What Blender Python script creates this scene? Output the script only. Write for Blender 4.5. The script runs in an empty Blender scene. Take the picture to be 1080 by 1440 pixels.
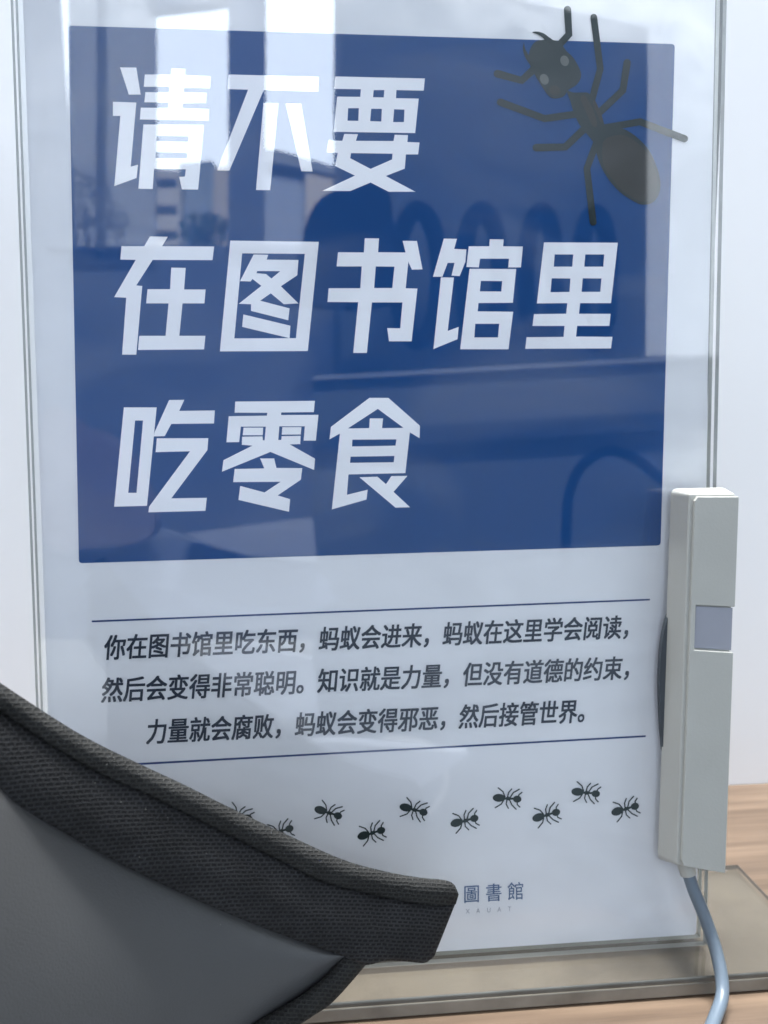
import bpy, math, random
import numpy as np
from mathutils import Vector, Matrix
from mathutils.geometry import tessellate_polygon
random.seed(4)
S = bpy.context.scene
C = S.collection
R = math.radians

# ------------------------------------------------------------------ camera
FPX = 1200.0            # focal length in pixels of the 1080 px wide photograph
PANEL_W = 0.190         # printed blue panel, metres
LEAN = R(3.0)           # the sign leans back a little
corners = [(96, 36), (949, 62), (929, 767), (111, 792)]
A = []
for (x, y), (u, v) in zip([(0, 0), (1, 0), (1, 1), (0, 1)], [(p[0]-540, p[1]-720) for p in corners]):
    A.append([x, y, 1, 0, 0, 0, -u*x, -u*y, -u]); A.append([0, 0, 0, x, y, 1, -v*x, -v*y, -v])
h = np.linalg.svd(np.array(A))[2][-1].reshape(3, 3)
K = np.diag([1/FPX, 1/FPX, 1])
P = K @ h
if P[2, 2] < 0: P = -P
p, q, t = P[:, 0], P[:, 1], P[:, 2]
lam = PANEL_W/np.linalg.norm(p); t = t*lam
pn = p/np.linalg.norm(p); qn = q/np.linalg.norm(q)
m_ = (pn+qn)/np.linalg.norm(pn+qn); d_ = (pn-qn)/np.linalg.norm(pn-qn)
a_ = (m_+d_)/math.sqrt(2); b_ = (m_-d_)/math.sqrt(2)
RL = np.column_stack([a_, b_, np.cross(a_, b_)])     # poster axes -> camera axes
sl, cl = math.sin(LEAN), math.cos(LEAN)
M = np.column_stack([[1, 0, 0], [0, -sl, -cl], [0, cl, -sl]])   # poster axes -> world
PANEL_H = PANEL_W*np.linalg.norm(q)/np.linalg.norm(p)
base = M @ np.array([0.5*PANEL_W, 1.829*PANEL_H, 0])
O = np.array([0, 0, 0.0085]) - base                  # world position of the panel's top left corner
CAM = O + M @ (-RL.T @ t)
CW = M @ RL.T                                        # camera (x right, y down, z forward) -> world
cam_d = bpy.data.cameras.new('camera'); cam = bpy.data.objects.new('camera', cam_d); C.objects.link(cam)
mw = Matrix([[CW[i, 0], -CW[i, 1], -CW[i, 2], CAM[i]] for i in range(3)] + [[0, 0, 0, 1]])
cam.matrix_world = mw
cam_d.sensor_fit = 'HORIZONTAL'; cam_d.sensor_width = 36; cam_d.lens = 36*FPX/1080
cam_d.clip_start = 0.01; cam_d.clip_end = 500
cam_d.dof.use_dof = True; cam_d.dof.focus_distance = float(t[2]) ; cam_d.dof.aperture_fstop = 20
S.camera = cam
NV = M @ np.array([0, 0, -1.0])                      # poster normal, towards the viewer

def ray(px, py):
    d = CW @ np.array([(px-540)/FPX, (py-720)/FPX, 1.0]); return d/np.linalg.norm(d)
def at(px, py, hh=0.0):
    """point hh metres in front of the poster's plane that the photograph shows at (px, py)"""
    d = ray(px, py); o = O + NV*hh
    k = np.dot(o-CAM, NV)/np.dot(d, NV); return Vector(CAM + d*k)
def refl(px, py, Y):
    """point on the upright plane y = Y whose mirror image the sign shows at (px, py)"""
    d = ray(px, py); o = np.array(at(px, py, 0.004)); r = d-2*np.dot(d, NV)*NV
    return Vector(o + r*(Y-o[1])/r[1])
cam_d.dof.focus_distance = float((np.array(at(540, 620))-CAM) @ CW[:, 2])*0.935

# ------------------------------------------------------------------ world and lamps
W = bpy.data.worlds.new('World'); S.world = W; W.use_nodes = True
bg = W.node_tree.nodes['Background']; bg.inputs[0].default_value = (0.66, 0.72, 0.80, 1); bg.inputs[1].default_value = 0.22
def area(name, loc, target, size, energy, col):
    l = bpy.data.lights.new(name, 'AREA'); l.shape = 'RECTANGLE'; l.size = size[0]; l.size_y = size[1]; l.energy = energy; l.color = col
    o = bpy.data.objects.new(name, l); C.objects.link(o); o.location = loc
    o.rotation_euler = (Vector(target)-Vector(loc)).to_track_quat('-Z', 'Y').to_euler(); return o
area('window_daylight', (-1.5, -1.3, 1.9), (0, 0, 0.15), (1.6, 1.2), 16, (0.92, 0.95, 1.0))
area('overhead_fill', (0.9, -0.2, 2.3), (0, 0.1, 0.1), (0.9, 0.5), 6.5, (1.0, 0.97, 0.92))  # unseen fill added overhead to brighten the wall and desk
area('back_room_fill', (0.2, 0.07, 2.2), (0, -1.8, 0.2), (1.0, 0.1), 190, (0.95, 0.97, 1.0))  # added fill, out of view, brightens only the mirrored room
area('wall_fill', (0, 0.02, 0.95), (0, 0.13, 0.35), (1.4, 0.05), 4.5, (1.0, 0.99, 0.97))  # added out-of-view fill that whitens the wall behind the sign
area('outdoor_daylight', (0, -4, 9), (0, -24, 7), (8, 4), 13000, (0.95, 0.98, 1.0))
S.view_settings.view_transform = 'Standard'; S.view_settings.look = 'None'
S.view_settings.exposure = 0; S.view_settings.gamma = 1
S.render.engine = 'CYCLES'; S.cycles.transparent_max_bounces = 24; S.cycles.max_bounces = 12

# ------------------------------------------------------------------ materials
def srgb(r, g, b):
    f = lambda c: c/12.92 if c <= 0.04045 else ((c+0.055)/1.055)**2.4
    return tuple(f(c/255) for c in (r, g, b)) + (1,)
def mat(name, col, rough=0.5, spec=0.5, noise=0.0, nscale=30, bump=0.0, bscale=60, stretch=(1, 1, 1), metal=0, bdist=0.001):
    m = bpy.data.materials.new(name); m.use_nodes = True; nt = m.node_tree; N = nt.nodes; L = nt.links
    b = N['Principled BSDF']; b.inputs['Roughness'].default_value = rough; b.inputs['Base Color'].default_value = col
    b.inputs['Specular IOR Level'].default_value = spec; b.inputs['Metallic'].default_value = metal
    tc = N.new('ShaderNodeTexCoord'); mp = N.new('ShaderNodeMapping'); mp.inputs['Scale'].default_value = stretch
    L.new(tc.outputs['Object'], mp.inputs[0])
    if noise:
        n = N.new('ShaderNodeTexNoise'); n.inputs['Scale'].default_value = nscale; n.inputs['Detail'].default_value = 6
        L.new(mp.outputs[0], n.inputs['Vector'])
        r = N.new('ShaderNodeMapRange'); r.inputs[1].default_value = 0.3; r.inputs[2].default_value = 0.7
        r.inputs[3].default_value = 1-noise; r.inputs[4].default_value = 1+noise
        L.new(n.outputs[0], r.inputs[0])
        v = N.new('ShaderNodeVectorMath'); v.operation = 'SCALE'; v.inputs[0].default_value = col[:3]
        L.new(r.outputs[0], v.inputs['Scale']); L.new(v.outputs[0], b.inputs['Base Color'])
    if bump:
        n = N.new('ShaderNodeTexNoise'); n.inputs['Scale'].default_value = bscale; n.inputs['Detail'].default_value = 4
        L.new(mp.outputs[0], n.inputs['Vector'])
        bm = N.new('ShaderNodeBump'); bm.inputs['Strength'].default_value = bump; bm.inputs['Distance'].default_value = bdist
        L.new(n.outputs[0], bm.inputs['Height']); L.new(bm.outputs[0], b.inputs['Normal'])
    return m
def acrylic(name, tint, haze=0.0, hcol=(0.5, 0.52, 0.52, 1), rough=0.0, wave=0.0, smudge=0.0):
    """clear sheet: straight see-through plus a Fresnel-weighted mirror"""
    m = bpy.data.materials.new(name); m.use_nodes = True; nt = m.node_tree; N = nt.nodes; L = nt.links
    N.remove(N['Principled BSDF']); out = N['Material Output']
    g = N.new('ShaderNodeNewGeometry')
    dt = N.new('ShaderNodeVectorMath'); dt.operation = 'DOT_PRODUCT'; L.new(g.outputs['Normal'], dt.inputs[0]); L.new(g.outputs['Incoming'], dt.inputs[1])
    def mth(op, a, b=None, c=None):
        n = N.new('ShaderNodeMath'); n.operation = op
        for i, x in enumerate((a, b, c)):
            if x is None: continue
            if isinstance(x, (int, float)): n.inputs[i].default_value = x
            else: L.new(x, n.inputs[i])
        return n.outputs[0]
    c = mth('ABSOLUTE', dt.outputs['Value']); k = mth('POWER', mth('SUBTRACT', 1.0, c), 5.0)
    f = mth('MULTIPLY_ADD', k, 0.96, 0.04)
    tr = N.new('ShaderNodeBsdfTransparent'); tr.inputs[0].default_value = tint
    gl = N.new('ShaderNodeBsdfGlossy'); gl.inputs['Roughness'].default_value = rough
    if wave:
        tc = N.new('ShaderNodeTexCoord')
        n = N.new('ShaderNodeTexNoise'); n.inputs['Scale'].default_value = 9; n.inputs['Detail'].default_value = 1; L.new(tc.outputs['Object'], n.inputs['Vector'])
        bm = N.new('ShaderNodeBump'); bm.inputs['Strength'].default_value = wave; bm.inputs['Distance'].default_value = 0.0004
        L.new(n.outputs[0], bm.inputs['Height']); L.new(bm.outputs[0], gl.inputs['Normal'])
    base_ = tr.outputs[0]
    if haze:
        df = N.new('ShaderNodeBsdfDiffuse'); df.inputs[0].default_value = hcol
        mx = N.new('ShaderNodeMixShader'); mx.inputs[0].default_value = haze; L.new(base_, mx.inputs[1]); L.new(df.outputs[0], mx.inputs[2]); base_ = mx.outputs[0]
    if smudge:
        tc2 = N.new('ShaderNodeTexCoord'); mp2 = N.new('ShaderNodeMapping'); mp2.inputs['Scale'].default_value = (1, 1, 2.2); mp2.inputs['Rotation'].default_value = (0, R(30), 0); L.new(tc2.outputs['Object'], mp2.inputs[0])
        n2 = N.new('ShaderNodeTexNoise'); n2.inputs['Scale'].default_value = 16; n2.inputs['Detail'].default_value = 7; n2.inputs['Distortion'].default_value = .6; L.new(mp2.outputs[0], n2.inputs['Vector'])
        r2 = N.new('ShaderNodeMapRange'); r2.inputs[1].default_value = .45; r2.inputs[2].default_value = .75; r2.inputs[4].default_value = smudge; L.new(n2.outputs[0], r2.inputs[0])
        d2 = N.new('ShaderNodeBsdfDiffuse'); d2.inputs[0].default_value = (.6, .62, .65, 1)
        m2 = N.new('ShaderNodeMixShader'); L.new(r2.outputs[0], m2.inputs[0]); L.new(base_, m2.inputs[1]); L.new(d2.outputs[0], m2.inputs[2]); base_ = m2.outputs[0]
    mx = N.new('ShaderNodeMixShader'); L.new(f, mx.inputs[0]); L.new(base_, mx.inputs[1]); L.new(gl.outputs[0], mx.inputs[2])
    L.new(mx.outputs[0], out.inputs[0]); return m
def emit(name, col, s):
    m = bpy.data.materials.new(name); m.use_nodes = True; N = m.node_tree.nodes; N.remove(N['Principled BSDF'])
    e = N.new('ShaderNodeEmission'); e.inputs[0].default_value = col; e.inputs[1].default_value = s
    m.node_tree.links.new(e.outputs[0], N['Material Output'].inputs[0]); return m
def veil(name, col, see):
    m = bpy.data.materials.new(name); m.use_nodes = True; N = m.node_tree.nodes; L = m.node_tree.links; N.remove(N['Principled BSDF'])
    a = N.new('ShaderNodeBsdfTransparent'); a.inputs[0].default_value = (see*.88, see*.88, see*.88, 1)
    d = N.new('ShaderNodeBsdfDiffuse'); d.inputs[0].default_value = col
    x = N.new('ShaderNodeMixShader'); x.inputs[0].default_value = 0.35; L.new(a.outputs[0], x.inputs[1]); L.new(d.outputs[0], x.inputs[2])
    L.new(x.outputs[0], N['Material Output'].inputs[0]); return m
def mesh_fabric(name, col, hole, cw, ch):
    """knitted spacer mesh: staggered rows of little slots"""
    m = bpy.data.materials.new(name); m.use_nodes = True; nt = m.node_tree; N = nt.nodes; L = nt.links; b = N['Principled BSDF']
    b.inputs['Roughness'].default_value = 0.75; b.inputs['Specular IOR Level'].default_value = 0.25
    uv = N.new('ShaderNodeUVMap'); uv.uv_map = 'UVMap'
    nz = N.new('ShaderNodeTexNoise'); nz.inputs['Scale'].default_value = 260; L.new(uv.outputs[0], nz.inputs['Vector'])
    ad = N.new('ShaderNodeVectorMath'); ad.operation = 'MULTIPLY_ADD'; ad.inputs[1].default_value = (0.0009, 0.0007, 0); L.new(nz.outputs['Color'], ad.inputs[0]); L.new(uv.outputs[0], ad.inputs[2])
    br = N.new('ShaderNodeTexBrick'); br.offset = 0.5; br.inputs['Scale'].default_value = 1.0
    br.inputs['Brick Width'].default_value = cw; br.inputs['Row Height'].default_value = ch
    br.inputs['Mortar Size'].default_value = ch*0.30; br.inputs['Mortar Smooth'].default_value = 0.6
    br.inputs['Color1'].default_value = hole; br.inputs['Color2'].default_value = tuple(x*1.2 for x in hole[:3])+(1,); br.inputs['Mortar'].default_value = col
    L.new(ad.outputs[0], br.inputs['Vector'])
    n2 = N.new('ShaderNodeTexNoise'); n2.inputs['Scale'].default_value = 90; n2.inputs['Detail'].default_value = 5; L.new(uv.outputs[0], n2.inputs['Vector'])
    mr = N.new('ShaderNodeMapRange'); mr.inputs[1].default_value = .3; mr.inputs[2].default_value = .7; mr.inputs[3].default_value = .7; mr.inputs[4].default_value = 1.35; L.new(n2.outputs[0], mr.inputs[0])
    vs = N.new('ShaderNodeVectorMath'); vs.operation = 'SCALE'; L.new(br.outputs['Color'], vs.inputs[0]); L.new(mr.outputs[0], vs.inputs['Scale']); L.new(vs.outputs[0], b.inputs['Base Color'])
    n3 = N.new('ShaderNodeTexNoise'); n3.inputs['Scale'].default_value = 2500; L.new(uv.outputs[0], n3.inputs['Vector'])
    mm = N.new('ShaderNodeMath'); mm.operation = 'MULTIPLY_ADD'; mm.inputs[1].default_value = 0.5; L.new(n3.outputs[0], mm.inputs[0]); L.new(br.outputs['Fac'], mm.inputs[2])
    bm = N.new('ShaderNodeBump'); bm.inputs['Strength'].default_value = 0.9; bm.inputs['Distance'].default_value = 0.0005
    L.new(mm.outputs[0], bm.inputs['Height']); L.new(bm.outputs[0], b.inputs['Normal']); return m

PAPER = mat('white_paper', (0.73, 0.745, 0.765, 1), 0.45, 0.4, 0.03, 9, 1.0, 9, bdist=0.007)
BLUE = mat('printed_blue', (0.007, 0.060, 0.205, 1), 0.6, 0.1)
WHITEINK = mat('unprinted_white', (0.88, 0.89, 0.92, 1), 0.55, 0.3)
INK = mat('black_ink', (0.03, 0.04, 0.06, 1), 0.6, 0.2)
NAVY = mat('navy_ink', (0.02, 0.045, 0.15, 1), 0.6, 0.2)
LOGO = mat('logo_ink', (0.09, 0.14, 0.25, 1), 0.6, 0.2)
GREYINK = mat('grey_ink', (0.30, 0.33, 0.38, 1), 0.6, 0.2)
ANTINK = mat('ant_ink', (0.022, 0.035, 0.036, 1), 0.6, 0.2)
EYEINK = mat('ant_eye_ink', (0.13, 0.14, 0.13, 1), 0.6, 0.2)
PANE = acrylic('clear_acrylic', (1, 1, 1, 1), wave=0.15, smudge=0.05)
BASE = acrylic('base_acrylic', (0.84, 0.83, 0.80, 1), 0.13, (0.34, 0.29, 0.24, 1), 0.04)
EDGE = mat('acrylic_edge', (0.40, 0.43, 0.42, 1), 0.15, 0.6, 0.15, 40)
BEIGE = mat('beige_plastic', (0.41, 0.41, 0.375, 1), 0.42, 0.4, 0.04, 30, 0.06, 1200)
LILAC = mat('recess_plastic', (0.30, 0.31, 0.35, 1), 0.5, 0.4)
DARKG = mat('gap_dark', (0.055, 0.065, 0.075, 1), 0.6, 0.3)
CABLE = mat('cable_sheath', (0.12, 0.155, 0.19, 1), 0.35, 0.5, 0.05, 50)
POST = mat('post_grey', (0.13, 0.145, 0.145, 1), 0.5, 0.4)
WALLM = mat('white_wall', (0.86, 0.87, 0.88, 1), 0.8, 0.2, 0.01, 5)
SHELL = mat('grey_plastic_shell', (0.080, 0.080, 0.080, 1), 0.42, 0.5, 0.06, 25, 0.15, 1600)
FAB = mesh_fabric('chair_mesh', (0.029, 0.029, 0.030, 1), (0.009, 0.009, 0.0095, 1), 0.00165, 0.00115)
FAB2 = mesh_fabric('chair_binding', (0.031, 0.031, 0.029, 1), (0.014, 0.014, 0.0135, 1), 0.00165, 0.00115)
LINT = mat('lint', (0.22, 0.22, 0.20, 1), 0.9, 0.1)
# wood
WOOD = bpy.data.materials.new('wood_laminate'); WOOD.use_nodes = True
N = WOOD.node_tree.nodes; L = WOOD.node_tree.links; b = N['Principled BSDF']; b.inputs['Roughness'].default_value = 0.4
tc = N.new('ShaderNodeTexCoord'); mp = N.new('ShaderNodeMapping'); mp.inputs['Scale'].default_value = (7, 120, 1); mp.inputs['Rotation'].default_value = (0, 0, R(4)); L.new(tc.outputs['Object'], mp.inputs[0])
nz = N.new('ShaderNodeTexNoise'); nz.inputs['Scale'].default_value = 1.0; nz.inputs['Detail'].default_value = 8; nz.inputs['Roughness'].default_value = 0.6; L.new(mp.outputs[0], nz.inputs['Vector'])
cr = N.new('ShaderNodeValToRGB'); cr.color_ramp.elements[0].position = .3; cr.color_ramp.elements[0].color = (0.085, 0.056, 0.037, 1); cr.color_ramp.elements[1].position = .72; cr.color_ramp.elements[1].color = (0.215, 0.15, 0.10, 1)
L.new(nz.outputs[0], cr.inputs[0]); L.new(cr.outputs[0], b.inputs['Base Color'])

# ------------------------------------------------------------------ helpers
def link(name, verts, faces, m, parent=None, smooth=False):
    me = bpy.data.meshes.new(name); me.from_pydata([tuple(v) for v in verts], [], faces); me.update()
    if m: me.materials.append(m)
    if smooth:
        for f in me.polygons: f.use_smooth = True
    o = bpy.data.objects.new(name, me); C.objects.link(o)
    if parent: o.parent = parent; o.matrix_parent_inverse = parent.matrix_world.inverted()
    return o
def empty(name, loc, label, cat, group=None):
    o = bpy.data.objects.new(name, None); C.objects.link(o); o.location = loc; o.empty_display_size = .01
    o['label'] = label; o['category'] = cat
    if group: o['group'] = group
    bpy.context.view_layer.update(); return o
def tag(o, label, cat, group=None):
    o['label'] = label; o['category'] = cat
    if group: o['group'] = group
    return o
def struct(o): o['kind'] = 'structure'; return o
def fix_normals(o):
    import bmesh
    bm = bmesh.new(); bm.from_mesh(o.data); bmesh.ops.remove_doubles(bm, verts=bm.verts, dist=1e-7); bmesh.ops.recalc_face_normals(bm, faces=bm.faces); bm.to_mesh(o.data); bm.free(); return o
def bevel(o, w, seg=3):
    md = o.modifiers.new('bevel', 'BEVEL'); md.width = w; md.segments = seg; md.limit_method = 'ANGLE'; md.angle_limit = R(35)
    return o
def decal(name, polys, hh, m, parent, step=0.000004):
    V, F = [], []
    for i, poly in enumerate(polys):
        loops = poly if isinstance(poly[0][0], (tuple, list)) else [poly]
        pts = [[Vector((x, y, 0)) for x, y in lp] for lp in loops]
        tri = tessellate_polygon(pts); k = len(V)
        for lp in loops:
            for x, y in lp: V.append(at(x, y, hh+i*step))
        for f in tri:
            a, b2, c = [V[k+j] for j in f]; n = (b2-a).cross(c-a)
            F.append([k+j for j in (f if n.dot(Vector(NV)) > 0 else f[::-1])])
    return link(name, V, F, m, parent)
def stroke(pts, w, cap=True, w2=None):
    """outline polygons of a round-ended pen stroke"""
    out = []; w2 = w2 or w; n = len(pts)
    L_, R_ = [], []
    for i, (x, y) in enumerate(pts):
        if i == 0: dx, dy = pts[1][0]-x, pts[1][1]-y
        elif i == n-1: dx, dy = x-pts[i-1][0], y-pts[i-1][1]
        else:
            a = Vector((x-pts[i-1][0], y-pts[i-1][1])).normalized(); c = Vector((pts[i+1][0]-x, pts[i+1][1]-y)).normalized(); dx, dy = (a+c)
        l = math.hypot(dx, dy); nx, ny = -dy/l, dx/l; r = (w+(w2-w)*i/(n-1))/2
        L_.append((x+nx*r, y+ny*r)); R_.append((x-nx*r, y-ny*r))
    def capp(p, q_, r):
        ang = math.atan2(p[1]-q_[1], p[0]-q_[0]); return [(p[0]+r*math.cos(ang+math.pi/2-k*math.pi/7), p[1]+r*math.sin(ang+math.pi/2-k*math.pi/7)) for k in range(1, 7)]
    end = capp(pts[-1], pts[-2], w2/2) if cap else []
    st = capp(pts[0], pts[1], w/2) if cap else []
    return L_ + end + R_[::-1] + st
def smoothpts(pts, n=4, closed=True):
    out = []; m = len(pts)
    rng = range(m if closed else m-1)
    for i in rng:
        g = (lambda k: pts[k % m]) if closed else (lambda k: pts[max(0, min(m-1, k))])
        p0, p1, p2, p3 = g(i-1), g(i), g(i+1), g(i+2)
        for j in range(n):
            s = j/n
            out.append(tuple(0.5*((2*p1[k])+(-p0[k]+p2[k])*s+(2*p0[k]-5*p1[k]+4*p2[k]-p3[k])*s*s+(-p0[k]+3*p1[k]-3*p2[k]+p3[k])*s**3) for k in range(len(p1))))
    if not closed: out.append(tuple(pts[-1]))
    return out
def ell(cx, cy, rx, ry, a=0, n=20):
    ca, sa = math.cos(a), math.sin(a)
    return [(cx+rx*math.cos(2*math.pi*k/n)*ca-ry*math.sin(2*math.pi*k/n)*sa, cy+rx*math.cos(2*math.pi*k/n)*sa+ry*math.sin(2*math.pi*k/n)*ca) for k in range(n)]
def slab(name, px, h0, h1, m, parent=None, edge=None):
    """a plate with its outline traced at depth h0 and real thickness up to h1 (same outline on both faces)"""
    n = len(px); B = [at(x, y, h0) for x, y in px]; T = [v+Vector(NV)*(h1-h0) for v in B]
    tri = tessellate_polygon([[Vector((x, y, 0)) for x, y in px]])
    F = [[n+j for j in f] for f in tri] + [list(f)[::-1] for f in tri] + [[i, (i+1) % n, n+(i+1) % n, n+i] for i in range(n)]
    o = link(name, B+T, F, m, parent); fix_normals(o)
    if edge:
        o.data.materials.append(edge)
        for f in o.data.polygons:
            if abs(f.normal.dot(Vector(NV))) < 0.5: f.material_index = 1
    return o
def box(name, lo, hi, m, parent=None):
    V = [(x, y, z) for x in (lo[0], hi[0]) for y in (lo[1], hi[1]) for z in (lo[2], hi[2])]
    return link(name, V, [(0, 1, 3, 2), (4, 6, 7, 5), (0, 4, 5, 1), (2, 3, 7, 6), (0, 2, 6, 4), (1, 5, 7, 3)], m, parent)
def prism(name, px, Y, thick, m, parent=None):
    """upright board in the room behind the camera; the sign mirrors its front outline at px"""
    n = len(px); A_ = [refl(x, y, Y) for x, y in px]; B_ = [v+Vector((0, -thick, 0)) for v in A_]
    tri = tessellate_polygon([[Vector((v.x, v.z, 0)) for v in A_]])
    F = [list(f) for f in tri] + [[n+j for j in f[::-1]] for f in tri] + [[i, (i+1) % n, n+(i+1) % n, n+i] for i in range(n)]
    return fix_normals(link(name, A_+B_, F, m, parent))
def tube(name, pts, r, m, parent=None, seg=12, closed=False, n=6):
    P_ = [Vector(v) for v in smoothpts([tuple(v) for v in pts], n, closed)]
    V, F = [], []; up = Vector((0.3, 0.2, 1)).normalized(); M_ = len(P_)
    for i, c in enumerate(P_):
        d = (P_[(i+1) % M_]-P_[i-1]) if closed else (P_[min(i+1, M_-1)]-P_[max(i-1, 0)])
        d.normalize(); s = d.cross(up)
        if s.length < 1e-3: s = d.cross(Vector((1, 0, 0)))
        s.normalize(); u = s.cross(d)
        for k in range(seg): V.append(c+s*r*math.cos(2*math.pi*k/seg)+u*r*math.sin(2*math.pi*k/seg))
    for i in range(M_ if closed else M_-1):
        for k in range(seg): a = i*seg; c2 = ((i+1) % M_)*seg; F.append((a+k, a+(k+1) % seg, c2+(k+1) % seg, c2+k))
    if not closed: F += [list(range(seg))[::-1], [(M_-1)*seg+k for k in range(seg)]]
    return fix_normals(link(name, V, F, m, parent, True))

# ------------------------------------------------------------------ the desk and the wall behind
desk = struct(box('desk_top', (-0.9, -0.047, -0.025), (0.9, 0.1295, 0.0), WOOD))
wall = struct(box('wall', (-2.2, 0.13, -1.1), (2.2, 0.25, 2.6), WALLM))

# ------------------------------------------------------------------ the poster
poster = empty('poster', at(520, 1330, 0), 'white printed notice with large Chinese headline on blue, held in the clear sign stand', 'poster')
def uvp(u, v, hh=0.0): return Vector(O + M @ np.array([u*PANEL_W, v*PANEL_H, 0]) + NV*hh)
def quadplate(name, u0, v0, u1, v1, h0, h1, m, parent, edge=None, rad=0.0):
    if rad:
        pts = []
        for cx, cy, a0 in ((u1-rad, v0+rad/.857, -90), (u1-rad, v1-rad/.857, 0), (u0+rad, v1-rad/.857, 90), (u0+rad, v0+rad/.857, 180)):
            for k in range(6): a = R(a0+k*18); pts.append((cx+rad*math.cos(a), cy+rad/.857*math.sin(a)))
    else: pts = [(u0, v0), (u1, v0), (u1, v1), (u0, v1)]
    n = len(pts); V = [uvp(u, v, h0) for u, v in pts] + [uvp(u, v, h1) for u, v in pts]
    F = [list(range(n))[::-1], list(range(n, 2*n))] + [[i, (i+1) % n, n+(i+1) % n, n+i] for i in range(n)]
    o = fix_normals(link(name, V, F, m, parent))
    if edge:
        o.data.materials.append(edge)
        for f in o.data.polygons:
            if abs(f.normal.dot(Vector(NV))) < 0.5: f.material_index = 1
    return o
UL, UR, VT, VB = -0.068, 1.0705, -0.118, 1.828
quadplate('paper_sheet', UL, VT, UR, VB, -0.0003, 0.0, PAPER, poster, rad=0.006)
H1, H2, H3 = 0.00012, 0.00022, 0.00034
def rounded(c, r, n=5):
    out = []
    m = len(c)
    for i in range(m):
        p0, p1, p2 = Vector(c[i-1]), Vector(c[i]), Vector(c[(i+1) % m]); a = p1+(p0-p1).normalized()*r; b2 = p1+(p2-p1).normalized()*r
        for k in range(n+1): s = k/n; out.append(tuple((1-s)**2*a+2*s*(1-s)*p1+s*s*b2))
    return out
decal('blue_panel', [rounded(corners, 5)], H1, BLUE, poster)

def sc(o, pts): return [(o[0]+x/6, o[1]+y/6) for x, y in pts]
G = {}
G['qing'] = ((150, 90), [
 [(113,28),(250,30),(287,258),(187,258)],
 [(53,318),(250,325),(203,865),(265,850),(252,962),(65,1030),(115,438),(52,438)],
 [(545,38),(663,40),(662,92),(877,103),(873,205),(652,203),(648,240),(845,242),(838,330),(640,333),(638,372),(865,380),(860,478),(280,468),(288,368),(518,370),(525,325),(318,323),(327,238),(525,238),(530,192),(313,192),(322,88),(543,90)],
 [[(310,510),(822,513),(772,1060),(635,1058),(612,952),(660,950),(668,888),(400,886),(388,1055),(268,1052)],[(425,606),(693,610),(688,657),(418,650)],[(416,742),(682,750),(677,797),(410,793)]]])
G['bu'] = ((300, 95), [
 [(128,58),(890,78),(885,205),(425,190),(135,870),(32,868),(293,187),(120,182)],
 [(423,298),(550,300),(480,1035),(360,1033)],
 [(610,303),(742,305),(838,878),(742,875)]])
G['yao'] = ((440, 100), [
 [[(190,45),(945,62),(935,165),(705,160),(700,228),(893,232),(863,523),(175,512),(205,215),(400,217),(405,153),(178,150)],[(513,160),(603,160),(598,222),(507,220)],[(297,313),(388,313),(383,420),(292,418)],[(492,318),(582,318),(577,425),(483,422)],[(685,322),(773,325),(768,430),(677,430)]],
 [[(265,530),(380,532),(363,588),(680,590),(690,537),(802,540),(797,598),(900,602),(888,703),(785,703),(775,823),(615,885),(865,1018),(640,1018),(487,940),(315,1012),(80,1010),(355,882),(187,800),(210,690),(118,685),(130,585),(248,588)],[(322,692),(672,697),(668,745),(487,825),(315,735)]]])
G['zai'] = ((150, 325), [
 [(365,45),(515,48),(468,127),(907,130),(893,245),(388,243),(250,458),(300,463),(250,1043),(130,1042),(165,562),(63,557),(245,243),(115,240),(125,127),(317,127)],
 [(545,308),(667,310),(653,492),(835,492),(825,610),(640,610),(613,883),(833,883),(822,998),(265,1003),(275,883),(497,883),(522,610),(333,610),(345,490),(535,490)]])
G['tu'] = ((290, 325), [
 [[(203,80),(950,90),(857,1012),(115,1015)],[(303,188),(832,192),(757,903),(237,905)]],
 [[(400,197),(523,200),(510,240),(778,243),(768,373),(630,465),(778,610),(655,617),(545,525),(455,587),(703,652),(692,752),(378,673),(378,617),(275,613),(465,462),(390,403),(375,425),(285,422)],[(430,337),(625,338),(550,400),(505,362),(425,355)]],
 [(313,703),(710,798),(703,903),(303,808)]])
G['shu'] = ((440, 325), [
 [[(438,60),(558,62),(550,178),(782,180),(757,82),(878,83),(925,323),(835,325),(805,258),(783,482),(882,485),(833,930),(642,930),(627,818),(737,820),(755,602),(498,602),(455,1028),(340,1028),(382,600),(123,598),(133,482),(400,482),(412,298),(200,298),(212,178),(430,180)],[(530,298),(688,300),(670,480),(517,480)]]])
G['guan'] = ((590, 325), [
 [(205,63),(315,65),(292,150),(395,155),(387,258),(338,380),(270,375),(295,268),(237,268),(193,385),(113,385)],
 [(180,390),(290,392),(237,843),(330,808),(320,912),(117,995)],
 [(592,68),(710,70),(705,128),(872,130),(855,306),(748,306),(755,233),(510,233),(500,306),(395,303),(415,128),(588,128)],
 [[(422,318),(815,320),(787,605),(497,607),(490,677),(790,680),(750,997),(343,997)],[(518,420),(697,422),(690,510),(508,508)],[(470,782),(672,782),(662,897),(462,897)]]])
G['li'] = ((720, 325), [
 [[(270,95),(893,98),(835,608),(575,608),(565,697),(832,698),(822,800),(550,800),(540,890),(847,892),(835,990),(112,993),(123,895),(435,893),(443,800),(173,800),(185,700),(457,697),(467,608),(210,610)],[(360,197),(517,197),(508,300),(352,300)],[(618,197),(778,197),(770,300),(610,300)],[(335,398),(493,400),(485,513),(325,515)],[(597,398),(755,400),(745,512),(587,512)]]])
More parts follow.
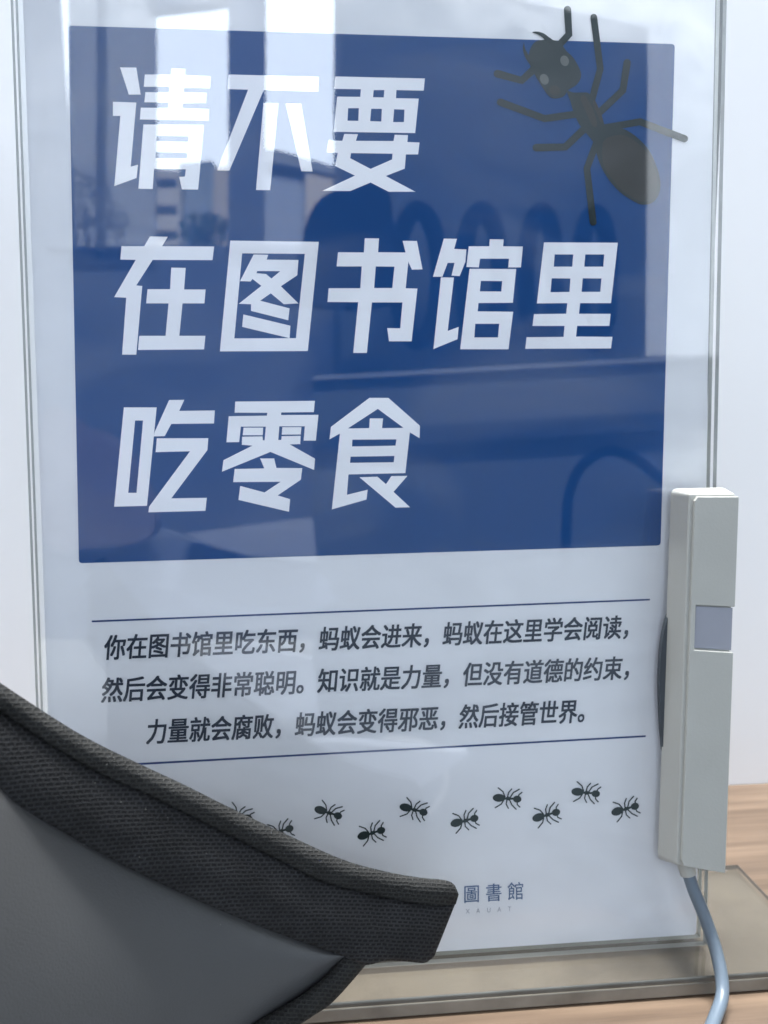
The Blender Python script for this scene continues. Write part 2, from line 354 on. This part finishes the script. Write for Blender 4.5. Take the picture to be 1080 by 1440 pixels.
G['chi'] = ((140, 550), [
 [[(205,137),(482,137),(400,968),(123,975)],[(300,248),(367,248),(312,858),(242,858)]],
 [(587,75),(715,73),(672,167),(973,163),(965,273),(605,277),(550,380),(457,382),(465,345)],
 [(483,398),(917,397),(910,497),(605,905),(905,900),(893,1010),(412,1023),(418,975),(763,508),(473,515)]])
G['ling'] = ((290, 550), [
 [(245,88),(917,82),(908,177),(632,180),(632,202),(947,200),(925,418),(822,418),(832,297),(617,297),(608,412),(633,412),(637,380),(797,377),(793,447),(705,450),(918,570),(910,665),(542,513),(133,680),(145,583),(390,460),(300,453),(303,385),(475,382),(478,415),(493,415),(503,300),(292,300),(278,430),(170,432),(190,212),(512,207),(515,183),(240,182)],
 [(315,308),(480,308),(477,372),(308,372)], [(642,304),(803,304),(798,366),(637,368)],
 [(455,568),(573,568),(592,648),(810,650),(798,748),(603,880),(708,912),(698,1018),(272,918),(287,800),(492,855),(628,765),(227,768),(240,657),(490,652)]])
G['shi'] = ((440, 545), [
 [[(477,87),(637,87),(903,322),(900,427),(818,378),(780,722),(300,733),(287,905),(462,862),(452,945),(160,1028),(228,388),(140,437),(152,332)],[(548,180),(765,340),(583,342),(592,260),(480,260),(475,342),(295,345)],[(333,440),(705,437),(697,490),(330,497)],[(318,583),(688,577),(682,630),(313,635)]],
 [(393,757),(545,752),(617,815),(662,747),(798,745),(680,880),(820,1010),(697,1013)]])
for o_, polys in G.values():
    decal('headline_character', [([sc(o_, l) for l in pl] if isinstance(pl[0][0], (tuple, list)) else sc(o_, pl)) for pl in polys], H2, WHITEINK, poster)

# rules above and below the small text
decal('rule_line', [[(129, 872.6), (914, 842), (914, 844.4), (129, 875.2)]], H1, NAVY, poster)
decal('rule_line', [[(120, 1077), (908, 1034), (908, 1036.5), (120, 1080)]], H1, NAVY, poster)

# printed sentences: filled glyph outlines laid on the sheet
_txt = []
def text_part(name, s, p0, p1, ncell, hpx, m, shear=0.13, gw=1.0, off=0.022):
    objs = []
    for ch in s:
        cu = bpy.data.curves.new('glyph', 'FONT'); cu.body = ch; cu.size = 1;  cu.fill_mode = 'FRONT'; cu.resolution_u = 3
        ob = bpy.data.objects.new('glyph', cu); C.objects.link(ob); objs.append(ob)
    _txt.append((name, objs, p0, p1, ncell, hpx, m, shear, gw, off))
def build_texts():
    bpy.context.view_layer.update(); dg = bpy.context.evaluated_depsgraph_get()
    for name, objs, p0, p1, ncell, hpx, m, shear, gw, off in _txt:
        A0, A1 = at(*p0, H2), at(*p1, H2); ex = (A1-A0)/ncell
        up = (at(p0[0], p0[1]-10, H2)-at(p0[0], p0[1], H2)).length/10
        ey = -Vector(M[:, 1])*up*hpx
        V, F = [], []
        for i, ob in enumerate(objs):
            me = ob.evaluated_get(dg).to_mesh(); k = len(V)
            o_ = off
            for q_, (dx, dy) in enumerate([(-o_, -o_*.7), (o_, -o_*.7), (-o_, o_*.7), (o_, o_*.7)] if o_ else [(0, 0)]):
                k = len(V)
                for v in me.vertices:
                    x, y = v.co.x+dx, v.co.y+dy
                    V.append(A0+ex*(i+x*gw)+ex*(shear*(y+.1)*gw)+ey*y+Vector(NV)*(q_*4e-6))
                for f in me.polygons:
                    F.append([k+j for j in f.vertices])
            ob.to_mesh_clear()
        o = link(name, V, F, m, poster)
        for ob in objs:
            cu = ob.data; bpy.data.objects.remove(ob); bpy.data.curves.remove(cu)
text_part('text_line', '你在图书馆里吃东西，蚂蚁会进来，蚂蚁在这里学会阅读，', (145, 925), (873, 895), 25, 37, INK)
text_part('text_line', '然后会变得非常聪明。知识就是力量，但没有道德的约束，', (141, 985), (874, 952.5), 25, 37, INK)
text_part('text_line', '力量就会腐败，蚂蚁会变得邪恶，然后接管世界。', (204, 1043.5), (811, 1013.5), 21, 37, INK)
text_part('library_name', '圖書館', (651, 1268), (744, 1262), 3, 27, LOGO, 0.0, 0.78, 0.006)
text_part('school_initials', 'XAUAT', (655, 1285), (729, 1280.5), 5, 9.5, GREYINK, 0.0, 0.52, 0.0)
build_texts()

# the big printed ant
p1s = lambda l: sc((680, 0), l)
p2s = lambda l: sc((800, 90), l)
ant = []
ant.append(smoothpts(p1s([(440,350),(520,335),(600,340),(650,360),(700,430),(760,490),(815,590),(820,660),(780,720),(715,760),(680,810),(620,830),(560,820),(500,740),(450,660),(400,570),(380,490),(395,410)]), 3))
ant.append(smoothpts(p1s([(410,272),(450,266),(505,280),(550,312),(590,345),(540,362),(500,318),(455,290)]), 3))
ant.append(smoothpts(p1s([(340,360),(355,420),(400,500),(395,545),(355,490),(333,420)]), 3))
ant.append(stroke(p1s([(708,80),(720,290),(620,400)]), 10.3))
ant.append(stroke(p1s([(118,622),(322,678),(440,570)]), 11))
ant.append(stroke(p1s([(930,145),(985,580),(915,840)]), 9.6))
ant.append(smoothpts([(797,128),(806,130),(818,130),(828,131),(835,142),(842,157),(848,168),(853,184),(866,186),(866,196),(846,206),(838,204),(830,194),(820,182),(813,172),(806,156),(802,142)], 3))
ant.append(stroke(p1s([(142,862),(515,1000),(840,955)]), 10.2))
ant.append(stroke(p1s([(445,1245),(690,1240),(890,1050)]), 10.6))
ant.append(stroke(p2s([(235,660),(152,880),(205,1335)]), 9.6))
ant.append(stroke(p2s([(300,540),(600,487),(975,630)]), 10.2))
ant.append(stroke([(882, 88), (876, 127), (838, 163)], 10.2))
ant.append(smoothpts(p2s([(215,640),(300,575),(400,540),(490,560),(600,640),(680,735),(735,850),(770,980),(762,1090),(710,1165),(630,1188),(550,1160),(430,1080),(340,980),(275,870),(235,760)]), 3))
ba = decal('big_ant_print', ant, H3, ANTINK, poster)
seg = mat('ant_segment_ink', (0.040, 0.040, 0.036, 1), 0.6, 0.2)
decal('body_segment', [smoothpts([(822, 134), (830, 146), (836, 160), (840, 176), (834, 178), (827, 164), (820, 148), (816, 138)], 3), smoothpts([(836, 140), (842, 152), (848, 168), (845, 172), (839, 158), (834, 146)], 3), smoothpts(p2s([(290,655),(400,600),(490,610),(590,675),(665,760),(715,860),(745,980),(738,1080),(695,1145),(630,1165),(560,1140),(440,1060),(355,960),(290,850)]), 3)], H3+0.00009, seg, ba)
decal('mouth', [ell(780, 127, 8, 7, .2)], H3+0.00009, seg, ba)
decal('eye', [ell(794, 85.5, 6, 7.6, -.3)], H3+0.00009, EYEINK, ba)
decal('eye', [ell(765.5, 111.5, 6, 7.8, -.4)], H3+0.00009, EYEINK, ba)
# the file of small ants
def small_ant(cx, cy, ang, s=1/6):
    a = R(ang); ca, sa = math.cos(a), math.sin(a)
    def T(pts): return [(cx+s*((x-565)*ca-(y-197)*sa), cy+s*((x-565)*sa+(y-197)*ca)) for x, y in pts]
    P_ = [ell(490,192,52,34,0), ell(570,198,26,16,0,12), ell(645,203,36,30,0,16), [(530,190),(615,190),(615,208),(530,208)]]
    for pts in ([(485,108),(525,140),(542,185)], [(460,275),(510,245),(532,210)], [(598,118),(572,148),(562,190)], [(570,280),(552,245),(560,200)], [(662,120),(612,148),(585,190)], [(635,288),(600,252),(578,205)], [(685,146),(660,165),(655,190)], [(667,270),(645,248),(645,220)]):
        P_.append(stroke(pts, 11))
    decal('small_ant_print', [T(l) for l in P_], H2, ANTINK, poster)
for a_3 in [(336,1146,14),(394,1169,-20),(462.5,1143,14),(523,1171.5,-20),(582.5,1138.7,11),(654,1154,-18),(714,1122.8,0),(769,1146,-20),(824.5,1114.7,2),(880,1137.5,-20)]:
    small_ant(*a_3)

# ------------------------------------------------------------------ clear sign stand
stand = empty('sign_stand', uvp(.5, 1.85, 0.0), 'clear acrylic sign stand holding the notice upright on the wooden desk', 'sign holder')
quadplate('front_pane', UL-0.013, VT-0.03, UR+0.0105, VB+0.012, 0.0011, 0.0036, PANE, stand, EDGE)
quadplate('back_pane', UL-0.013, VT-0.03, UR+0.0105, VB+0.012, -0.0034, -0.0009, acrylic('rear_acrylic', (0.97, 0.985, 0.98, 1)), stand, EDGE)
def base_x(px, py): return at(px, py, 0.0).x
bx0, bx1 = base_x(40, 1360), base_x(1000, 1330)+0.034
low_layer = box('base_lower_layer', (bx0+.0004, -0.0192, 0.0004), (bx1-.0004, 0.0446, 0.0048), mat('base_lower_edge', (0.20, 0.185, 0.155, 1), 0.1, 0.7, .25, 60), stand); bevel(low_layer, .0004)  # made-up lower layer, lighter so the plate edge above reads dark
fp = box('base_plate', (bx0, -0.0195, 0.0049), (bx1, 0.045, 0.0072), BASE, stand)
fp.data.materials.append(mat('dark_line_edge', (0.10, 0.10, 0.09, 1), 0.12, 0.6, .3, 50))  # edge coloured dark to stand for a line of inner reflection
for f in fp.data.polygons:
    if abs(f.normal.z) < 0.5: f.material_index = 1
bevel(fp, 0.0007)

# ------------------------------------------------------------------ beige box at the right edge
bxo = empty('outlet_box', at(965, 1210, 0.01), 'beige grey outlet box with recessed slot overlapping the right edge of the notice', 'outlet box')
hb, hf = 0.0045, 0.0205
def toplane(px, py, hh):            # front-face pixel -> in-plane point at depth hh
    return at(px, py, hh)
back = rounded([(942.5, 684), (1030, 683), (1012, 1226), (924, 1207)], 7)
def loft(name, pa, ha, pb, hb2, m, parent):
    n = len(pa); V = [at(x, y, ha) for x, y in pa]+[at(x, y, hb2) for x, y in pb]
    return fix_normals(link(name, V, [list(range(n))[::-1], list(range(n, 2*n))]+[[i, (i+1) % n, n+(i+1) % n, n+i] for i in range(n)], m, parent))
body = loft('box_body', rounded([(943, 687), (1022, 685), (1004, 1219), (924, 1209)], 9), hb, rounded([(969, 694), (1034, 694), (1015, 1226), (951, 1216)], 4), hf-0.0020, BEIGE, bxo); bevel(body, 0.0006)
def cover(px): return px
fl = [(974.5, 698), (1036, 698), (1017, 1225), (955.5, 1215)]
def fpt(u, v):
    a = Vector(fl[0]).lerp(Vector(fl[1]), u); c = Vector(fl[3]).lerp(Vector(fl[2]), u); return tuple(a.lerp(c, v))
v0, v1 = (850-697)/522, (913-697)/522
def cov(name, pts): o = slab(name, pts, hf-0.0021, hf-0.0006, BEIGE, bxo); bevel(o, 0.0003); return o
def box_front(): 
    top = [fpt(0, .012), fpt(.06, 0), fpt(1, 0), fpt(1, v0), fpt(.11, v0), fpt(.11, v1), fpt(1, v1), fpt(1, 1), fpt(.06, 1), fpt(0, .985)]
    return cov('front_cover', top)
box_front()
slab('recessed_slot', [fpt(.12, v0+.004), fpt(.98, v0+.004), fpt(.98, v1-.004), fpt(.12, v1-.004)], hf-0.0021, hf-0.0016, LILAC, bxo)
slab('dark_gap_sliver', smoothpts([(944, 850), (937, 862), (931, 882), (926, 915), (924, 955), (925, 1000), (927.5, 1035), (931, 1060), (944, 1075)], 3), 0.0038, 0.0060, DARKG, bxo)  # added dark sliver standing for the dark gap between notice and box
slf = tube('strain_relief', [tuple(at(x, y, hh)) for x, y, hh in [(961, 1204, .0118), (965.5, 1220, .012), (968, 1229, .0122)]], 0.0027, BEIGE, bxo)
cab = tube('cable', [tuple(at(x, y, hh)) for x, y, hh in [(962, 1208, .012), (966, 1222, .012), (975, 1250, .013), (992, 1292, .016), (1009, 1345, .02), (1016, 1395, .026), (1004, 1435, .034), (984, 1480, .045)]], 0.0021, CABLE)
tag(cab, 'blue grey cable curving down from the bottom of the outlet box', 'cable')
post = box('post', (at(979, 600, -.035).x, 0.045, 0.0), (at(996, 600, -.035).x, 0.06, 0.75), POST); bevel(post, .001)
tag(post, 'slim dark grey upright post seen behind the right edge of the notice', 'post')

# ------------------------------------------------------------------ chair back in the foreground
chair = empty('office_chair', at(300, 1300, .04), 'black office chair back with mesh-covered edge in the lower left foreground', 'chair')
def resample(pts, n):
    P_ = smoothpts(pts, 8, False); d = [0]
    for i in range(1, len(P_)): d.append(d[-1]+math.hypot(P_[i][0]-P_[i-1][0], P_[i][1]-P_[i-1][1]))
    out = []
    for k in range(n+1):
        s = d[-1]*k/n; i = max(j for j in range(len(d)) if d[j] <= s+1e-9); i = min(i, len(P_)-2)
        f = (s-d[i])/(d[i+1]-d[i]+1e-12); out.append((P_[i][0]+(P_[i+1][0]-P_[i][0])*f, P_[i][1]+(P_[i+1][1]-P_[i][1])*f))
    return out
def padded(name, T, B, h0, bulge, m, n=120, k=16, endround=True, depth=0.010, power=.5, wob=0):
    Tn, Bn = resample(T, n), resample(B, n); V, F, UV = [], [], []
    s_acc = 0; prev = None
    for i in range(n+1):
        s = i/n; e = 1.0
        if endround: e = math.sqrt(max(0.0, min(1, (1-s)/0.04)))
        hb_ = h0(s) if callable(h0) else h0
        mid = at((Tn[i][0]+Bn[i][0])/2, (Tn[i][1]+Bn[i][1])/2, hb_)
        if prev is not None: s_acc += (mid-prev).length
        prev = mid
        wdt = (at(*Tn[i], hb_)-at(*Bn[i], hb_)).length
        for j in range(k+1):
            v = j/k; x = Tn[i][0]*(1-v)+Bn[i][0]*v; y = Tn[i][1]*(1-v)+Bn[i][1]*v
            g = math.sin(math.pi*v)**power if 0 < v < 1 else 0
            pt_ = at(x, y, hb_); V.append(pt_+(Vector(CAM)-pt_).normalized()*(bulge*g*e))
            l_ = M.T @ (np.array(pt_)-O); UV.append((l_[0]*.985-l_[1]*-.17, l_[1]*.985-l_[0]*.17))
    nf = len(V)
    for i in range(n+1):
        for j in (0, k): pass
    for i in range(n):
        for j in range(k):
            a = i*(k+1)+j; F.append((a, a+1, a+k+2, a+k+1))
    # rear face, shifted straight back
    for i in range(nf): V.append(V[i]+(V[i]-Vector(CAM)).normalized()*depth); UV.append(UV[i])
    for i in range(n):
        for j in range(k):
            a = nf+i*(k+1)+j; F.append((a+k+1, a+k+2, a+1, a))
    rim = [(i*(k+1), (i+1)*(k+1)) for i in range(n)] + [(i*(k+1)+k, (i+1)*(k+1)+k) for i in range(n)] + [(j, j+1) for j in range(k)] + [(n*(k+1)+j, n*(k+1)+j+1) for j in range(k)]
    for a, c in rim: F.append((a, c, nf+c, nf+a))
    me_o = link(name, V, F, m, chair, True)
    uvl = me_o.data.uv_layers.new(name='UVMap')
    for lp in me_o.data.loops: uvl.data[lp.index].uv = UV[lp.vertex_index]
    import bmesh
    bm = bmesh.new(); bm.from_mesh(me_o.data); bmesh.ops.recalc_face_normals(bm, faces=bm.faces); bm.to_mesh(me_o.data); bm.free()
    return me_o
top_e = [(-80, 905), (0, 960), (89, 1018), (140, 1047), (200, 1076), (260, 1104), (320, 1134), (400, 1172), (480, 1208), (540, 1225), (590, 1234), (622, 1237), (638, 1243), (645, 1258)]
seam = [(-80, 945), (0, 1000), (89, 1058), (150, 1092), (210, 1118), (300, 1163), (400, 1213), (450, 1238), (520, 1257), (575, 1269), (612, 1274), (630, 1273), (641, 1270)]
low_e = [(-80, 1075), (0, 1122), (89, 1170), (130, 1194), (200, 1230), (300, 1276), (400, 1316), (480, 1344), (512, 1357), (545, 1351), (580, 1353), (598, 1354), (611, 1344)]
seam2 = [(x, y-1.0) for x, y in seam]; seam1 = [(x, y+1.5) for x, y in seam]
hh0 = lambda s: 0.040+0.040*(1-s)**1.5
padded('rolled_edge', top_e, seam1, hh0, 0.0034, FAB2, k=14, depth=.012)
padded('mesh_band', seam2, low_e, hh0, 0.0034, FAB, k=22, depth=.012, power=.35)
sh_t = [(-80, 1060), (0, 1108), (89, 1158), (200, 1218), (300, 1264), (400, 1304), (486, 1340)]
sh_b = [(-80, 1640), (60, 1620), (180, 1560), (280, 1500), (358, 1443), (440, 1388), (490, 1347)]
padded('shell', sh_t, sh_b, lambda s: 0.034+0.052*(1-s)**1.5, 0.005, SHELL, endround=False, depth=.006, power=.8)
st_i = [(484, 1340), (462, 1368), (425, 1398), (385, 1422), (350, 1443), (280, 1490), (180, 1552)]
st_o = [(520, 1350), (494, 1381), (466, 1411), (440, 1429), (414, 1446), (330, 1500), (220, 1570)]
padded('side_binding', st_i, st_o, lambda s: 0.036+0.012*s, 0.004, FAB2, endround=False, depth=.010)
LV, LF = [], []
for x, y in [(121,1172),(107,1086),(134,1101),(262,1233),(204,1116),(205,1138),(118,1188),(170,1128),(150,1075),(236,1150),(330,1158),(290,1200),(196,1205),(310,1300)]:
    c = at(x, y, 0.046+.04*max(0, 1-(x+80)/725)**1.5-.001); s = random.uniform(.00004, .00011); k = len(LV); a = random.random()*3
    d1 = Vector((math.cos(a), 0, math.sin(a)))*s*random.uniform(1, 2.2); d2 = Vector((-math.sin(a), 0, math.cos(a)))*s
    LV += [c-d1, c-d2, c+d1, c+d2, c+Vector(NV)*s*.7]; LF += [(k, k+1, k+4), (k+1, k+2, k+4), (k+2, k+3, k+4), (k+3, k, k+4), (k+3, k+2, k+1, k)]
lint = link('lint', LV, LF, LINT, chair); lint['kind'] = 'stuff'

# ------------------------------------------------------------------ the room behind the camera, mirrored in the sign
RW = mat('room_wall_paint', (0.26, 0.31, 0.42, 1), 0.8, 0.2, 0.05, 3)
FRAME = mat('window_frame_paint', (0.85, 0.9, 0.98, 1), 0.5, 0.3)
CABM = mat('dark_cupboard', (0.10, 0.125, 0.15, 1), 0.6, 0.3, 0.1, 3)
BLACKM = mat('black_plastic', (0.006, 0.007, 0.01, 1), 0.8, 0.1)
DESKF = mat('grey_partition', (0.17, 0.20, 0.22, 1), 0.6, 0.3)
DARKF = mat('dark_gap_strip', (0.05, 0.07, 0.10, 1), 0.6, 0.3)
YW = -2.3
room_wall = struct(prism('room_wall', [(-2600, 345), (885, 345), (885, 500), (2800, 500), (2800, 900), (-2600, 900)], YW, .12, RW))
struct(prism('room_wall', [(-2600, -1500), (60, -1500), (60, 347), (-2600, 347)], YW, .12, RW))
struct(prism('room_wall', [(62, -1500), (1500, -1500), (1500, -60), (62, -60)], YW, .12, RW))
struct(prism('room_wall', [(1500, -1500), (2800, -1500), (2800, 347), (1500, 347)], YW, .12, RW))
win = empty('window', refl(350, 340, YW), 'tall bright window mirrored in the upper left of the sign', 'window')
prism('mullion', [(320, -60), (372, -60), (371, 347), (321, 347)], YW+.03, .10, RW, win)
prism('mullion', [(62, -60), (70, -60), (96, 347), (62, 347)], YW+.03, .10, RW, win)
prism('frame_bar', [(136, -60), (146, -60), (143, 347), (133, 347)], YW+.04, .05, FRAME, win)
prism('frame_bar', [(206, -60), (240, -60), (320, -60), (320, -2), (222, 10), (206, 10)], YW+.03, .05, RW, win)
CURT = veil('sheer_curtain', (0.5, 0.55, 0.62, 1), 0.70)
cu = prism('curtain', [(96, -60), (220, -60), (220, 347), (96, 347)], YW+.08, .004, CURT); tag(cu, 'sheer pale curtain over the left light of the mirrored window', 'curtain')
cu2 = prism('roller_blind', [(600, -60), (1500, -60), (1500, 503), (870, 503), (870, 80), (600, 60), (560, -58)], YW+.08, .004, veil('blind_cloth', (0.6, 0.6, 0.62, 1), 0.90)); tag(cu2, 'pale roller blind drawn over the right window mirrored in the sign', 'blind')
cb = prism('cupboard', [(480, -300), (560, -60), (740, 2), (912, 36), (910, 505), (480, 528)], YW+.55, .4, CABM); tag(cb, 'tall dark cupboard mirrored beside the bright window', 'cupboard')
pt = empty('partition_desk', refl(700, 520, -1.5), 'long grey partition desk mirrored across the lower half of the blue panel', 'desk')
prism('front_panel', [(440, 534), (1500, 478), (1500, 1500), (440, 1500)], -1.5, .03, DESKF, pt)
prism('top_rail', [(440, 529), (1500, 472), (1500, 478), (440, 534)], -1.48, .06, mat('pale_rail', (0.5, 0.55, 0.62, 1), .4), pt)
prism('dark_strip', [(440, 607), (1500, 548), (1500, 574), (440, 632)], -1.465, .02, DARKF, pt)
# looped chair backs in a row
for i, (x0, x1, yt) in enumerate([(555, 621, 292), (648, 706, 293), (736, 784, 294), (812, 862, 296)]):
    cx = (x0+x1)/2; rx = (x1-x0)/2-3
    pts = [tuple(refl(cx+rx*math.cos(a), yt+95+92*math.sin(a), YW+.75)) for a in [2*math.pi*k/12 for k in range(12)]]
    o = tube('hanging_loop', pts, 0.020, BLACKM, None, 8, True, 4)
    tag(o, ['first', 'second', 'third', 'fourth'][i]+' from left of the black oval loops mirrored behind the headline', 'loop', 'black oval loops in front of the cupboard')
sil = smoothpts([(405, 420), (412, 380), (424, 345), (432, 310), (446, 284), (468, 268), (500, 258), (540, 262), (552, 300), (560, 420)], 3)
o = prism('chair_back', sil, YW+.9, .05, BLACKM); tag(o, 'dark rounded chair back mirrored under the second window pane', 'chair')
o = tube('cable', [tuple(refl(x, y, -0.75)) for x, y in [(797, 800), (797, 750), (800, 700), (815, 660), (840, 640), (865, 634), (900, 648), (935, 675), (990, 700)]], 0.0065, BLACKM); tag(o, 'dark cable loop mirrored in the lower right corner of the blue panel', 'cable')
PALE = mat('pale_sheet', (0.75, 0.8, 0.9, 1), .5); HANDM = mat('hand_mauve', (0.33, 0.30, 0.37, 1), .8, .1, .1, 8)
o = prism('paper_stack', [(262, 752), (440, 728), (446, 790), (350, 782), (300, 768)], -1.1, .04, PALE); tag(o, 'pale wedge of paper mirrored near the bottom of the blue panel', 'paper')
o = prism('paper_stack', smoothpts([(60, 770), (150, 775), (215, 745), (260, 757), (330, 778), (440, 800), (440, 860), (60, 860)], 3), -1.15, .04, mat('dim_sheet', (.42, .48, .62, 1), .6)); tag(o, 'bluish folded sheet mirrored in the lower left corner of the blue panel', 'paper')
o = prism('hand_shape', smoothpts([(60, 580), (110, 596), (150, 612), (185, 650), (210, 700), (218, 740), (200, 762), (150, 768), (60, 760)], 3), -1.05, .06, HANDM); tag(o, 'made-up mauve grey shape for a hand, mirrored at the lower left of the blue panel', 'hand_shape')  # made-up shape standing in for a mirrored hand

o = prism('pale_board', [(285, 925), (345, 905), (440, 930), (450, 1010), (375, 1012), (300, 965)], -0.62, .02, PALE); tag(o, 'made-up pale board mirrored faintly between the lines of small text', 'pale_board')  # added board, put here only for its faint pale reflection
o = prism('pale_board', [(430, 1052), (470, 1045), (660, 1062), (600, 1105), (505, 1150), (470, 1130)], -0.5, .02, PALE); tag(o, 'made-up pale sheet mirrored faintly below the second thin rule', 'paper')  # second added board for a faint pale reflection
o = tube('white_cable', [tuple(refl(x, y, -0.55)) for x, y in [(480, 1165), (540, 1178), (600, 1150), (628, 1105), (618, 1065), (590, 1045), (540, 1040)]], 0.003, mat('white_cable', (.8, .8, .8, 1), .4)); tag(o, 'white cable loop mirrored faintly above the small ants', 'cable')
# outside the window
SKY = emit('overcast_sky', (0.80, 0.90, 1.0, 1), 13.5)
sky = struct(link('sky', [(-60, -45, -20), (60, -45, -20), (60, -45, 60), (-60, -45, 60)], [(0, 1, 2, 3)], SKY))
HB = mat('house_plaster', (0.55, 0.5, 0.43, 1), .8); HB2 = mat('house_white', (0.8, 0.78, 0.75, 1), .8); RF = mat('roof_slate', (.25, .27, .30, 1), .8); GL = mat('window_dark', (.08, .10, .13, 1), .3)
b1 = empty('building', refl(435, 340, -18), 'tan building with grey pitched roof mirrored in the right pane', 'building')
prism('wall', [(430, 236), (490, 250), (490, 360), (430, 360)], -18, 3, HB, b1); prism('wall', [(372, 226), (430, 232), (430, 360), (372, 360)], -18.4, 3, mat('grey_gable', (.36, .40, .48, 1), .8), b1)
prism('roof', [(372, 208), (398, 212), (486, 238), (490, 250), (430, 236), (372, 226)], -17.8, 3.2, RF, b1)
b2 = empty('building', refl(240, 340, -22), 'white block with dark window slots mirrored in the left pane', 'building')
prism('wall', [(218, 236), (252, 238), (252, 345), (218, 345)], -22, 3, HB2, b2); prism('wall', [(252, 228), (300, 225), (300, 345), (252, 345)], -23, 3, mat('blue_grey_wall', (.40, .47, .56, 1), .8), b2)
for yy in (256, 294, 330): prism('window_slot', [(221, yy-6), (249, yy-6), (249, yy+6), (221, yy+6)], -21.95, .05, GL, b2)
b3 = prism('building', [(300, 235), (322, 230), (322, 352), (300, 352)], -20, 2, HB); tag(b3, 'narrow tan building beside the mullion mirrored in the left pane', 'building')
LEAF = mat('leaves', (.07, .11, .10, 1), .7, .2, .3, 3)
def tree(cx, cy, rx, ry, Y, label, n=500):
    e = empty('tree', refl(cx, cy+ry, Y), label, 'tree'); c = refl(cx, cy, Y); sx = (refl(cx+rx, cy, Y)-c).length; sz = (refl(cx, cy-ry, Y)-c).length
    V, F = [], []
    for i in range(n):
        while True:
            d = Vector([random.uniform(-1, 1) for _ in range(3)])
            if .3 < d.length < 1: break
        pnt = c+Vector((d.x*sx, d.y*sx, d.z*sz)); s = sx*.13; k = len(V)
        for _ in range(3): V.append(pnt+Vector([random.uniform(-s, s) for _ in range(3)]))
        F.append((k, k+1, k+2))
    link('crown', V, F, LEAF, e)
    tube('trunk', [tuple(c), tuple(c-Vector((0, 0, sz*.8))), tuple(c-Vector((.05, 0, sz*2.2)))], sx*.06, mat('bark', (.1, .08, .06, 1), .8), e, 8)
tree(290, 325, 40, 26, -15, 'round bush-like tree below the buildings mirrored in the left pane')
tree(120, 290, 45, 55, -12, 'large dark tree mirrored behind the sheer curtain')
tree(165, 310, 18, 26, -13, 'small tree right of the large dark tree mirrored behind the curtain')
gr = struct(link('ground', [(-60, -46, -1.1), (60, -46, -1.1), (60, 1.5, -1.1), (-60, 1.5, -1.1)], [(0, 1, 2, 3)], mat('ground_grey', (.2, .2, .2, 1), .9, .1, .1, 2)))
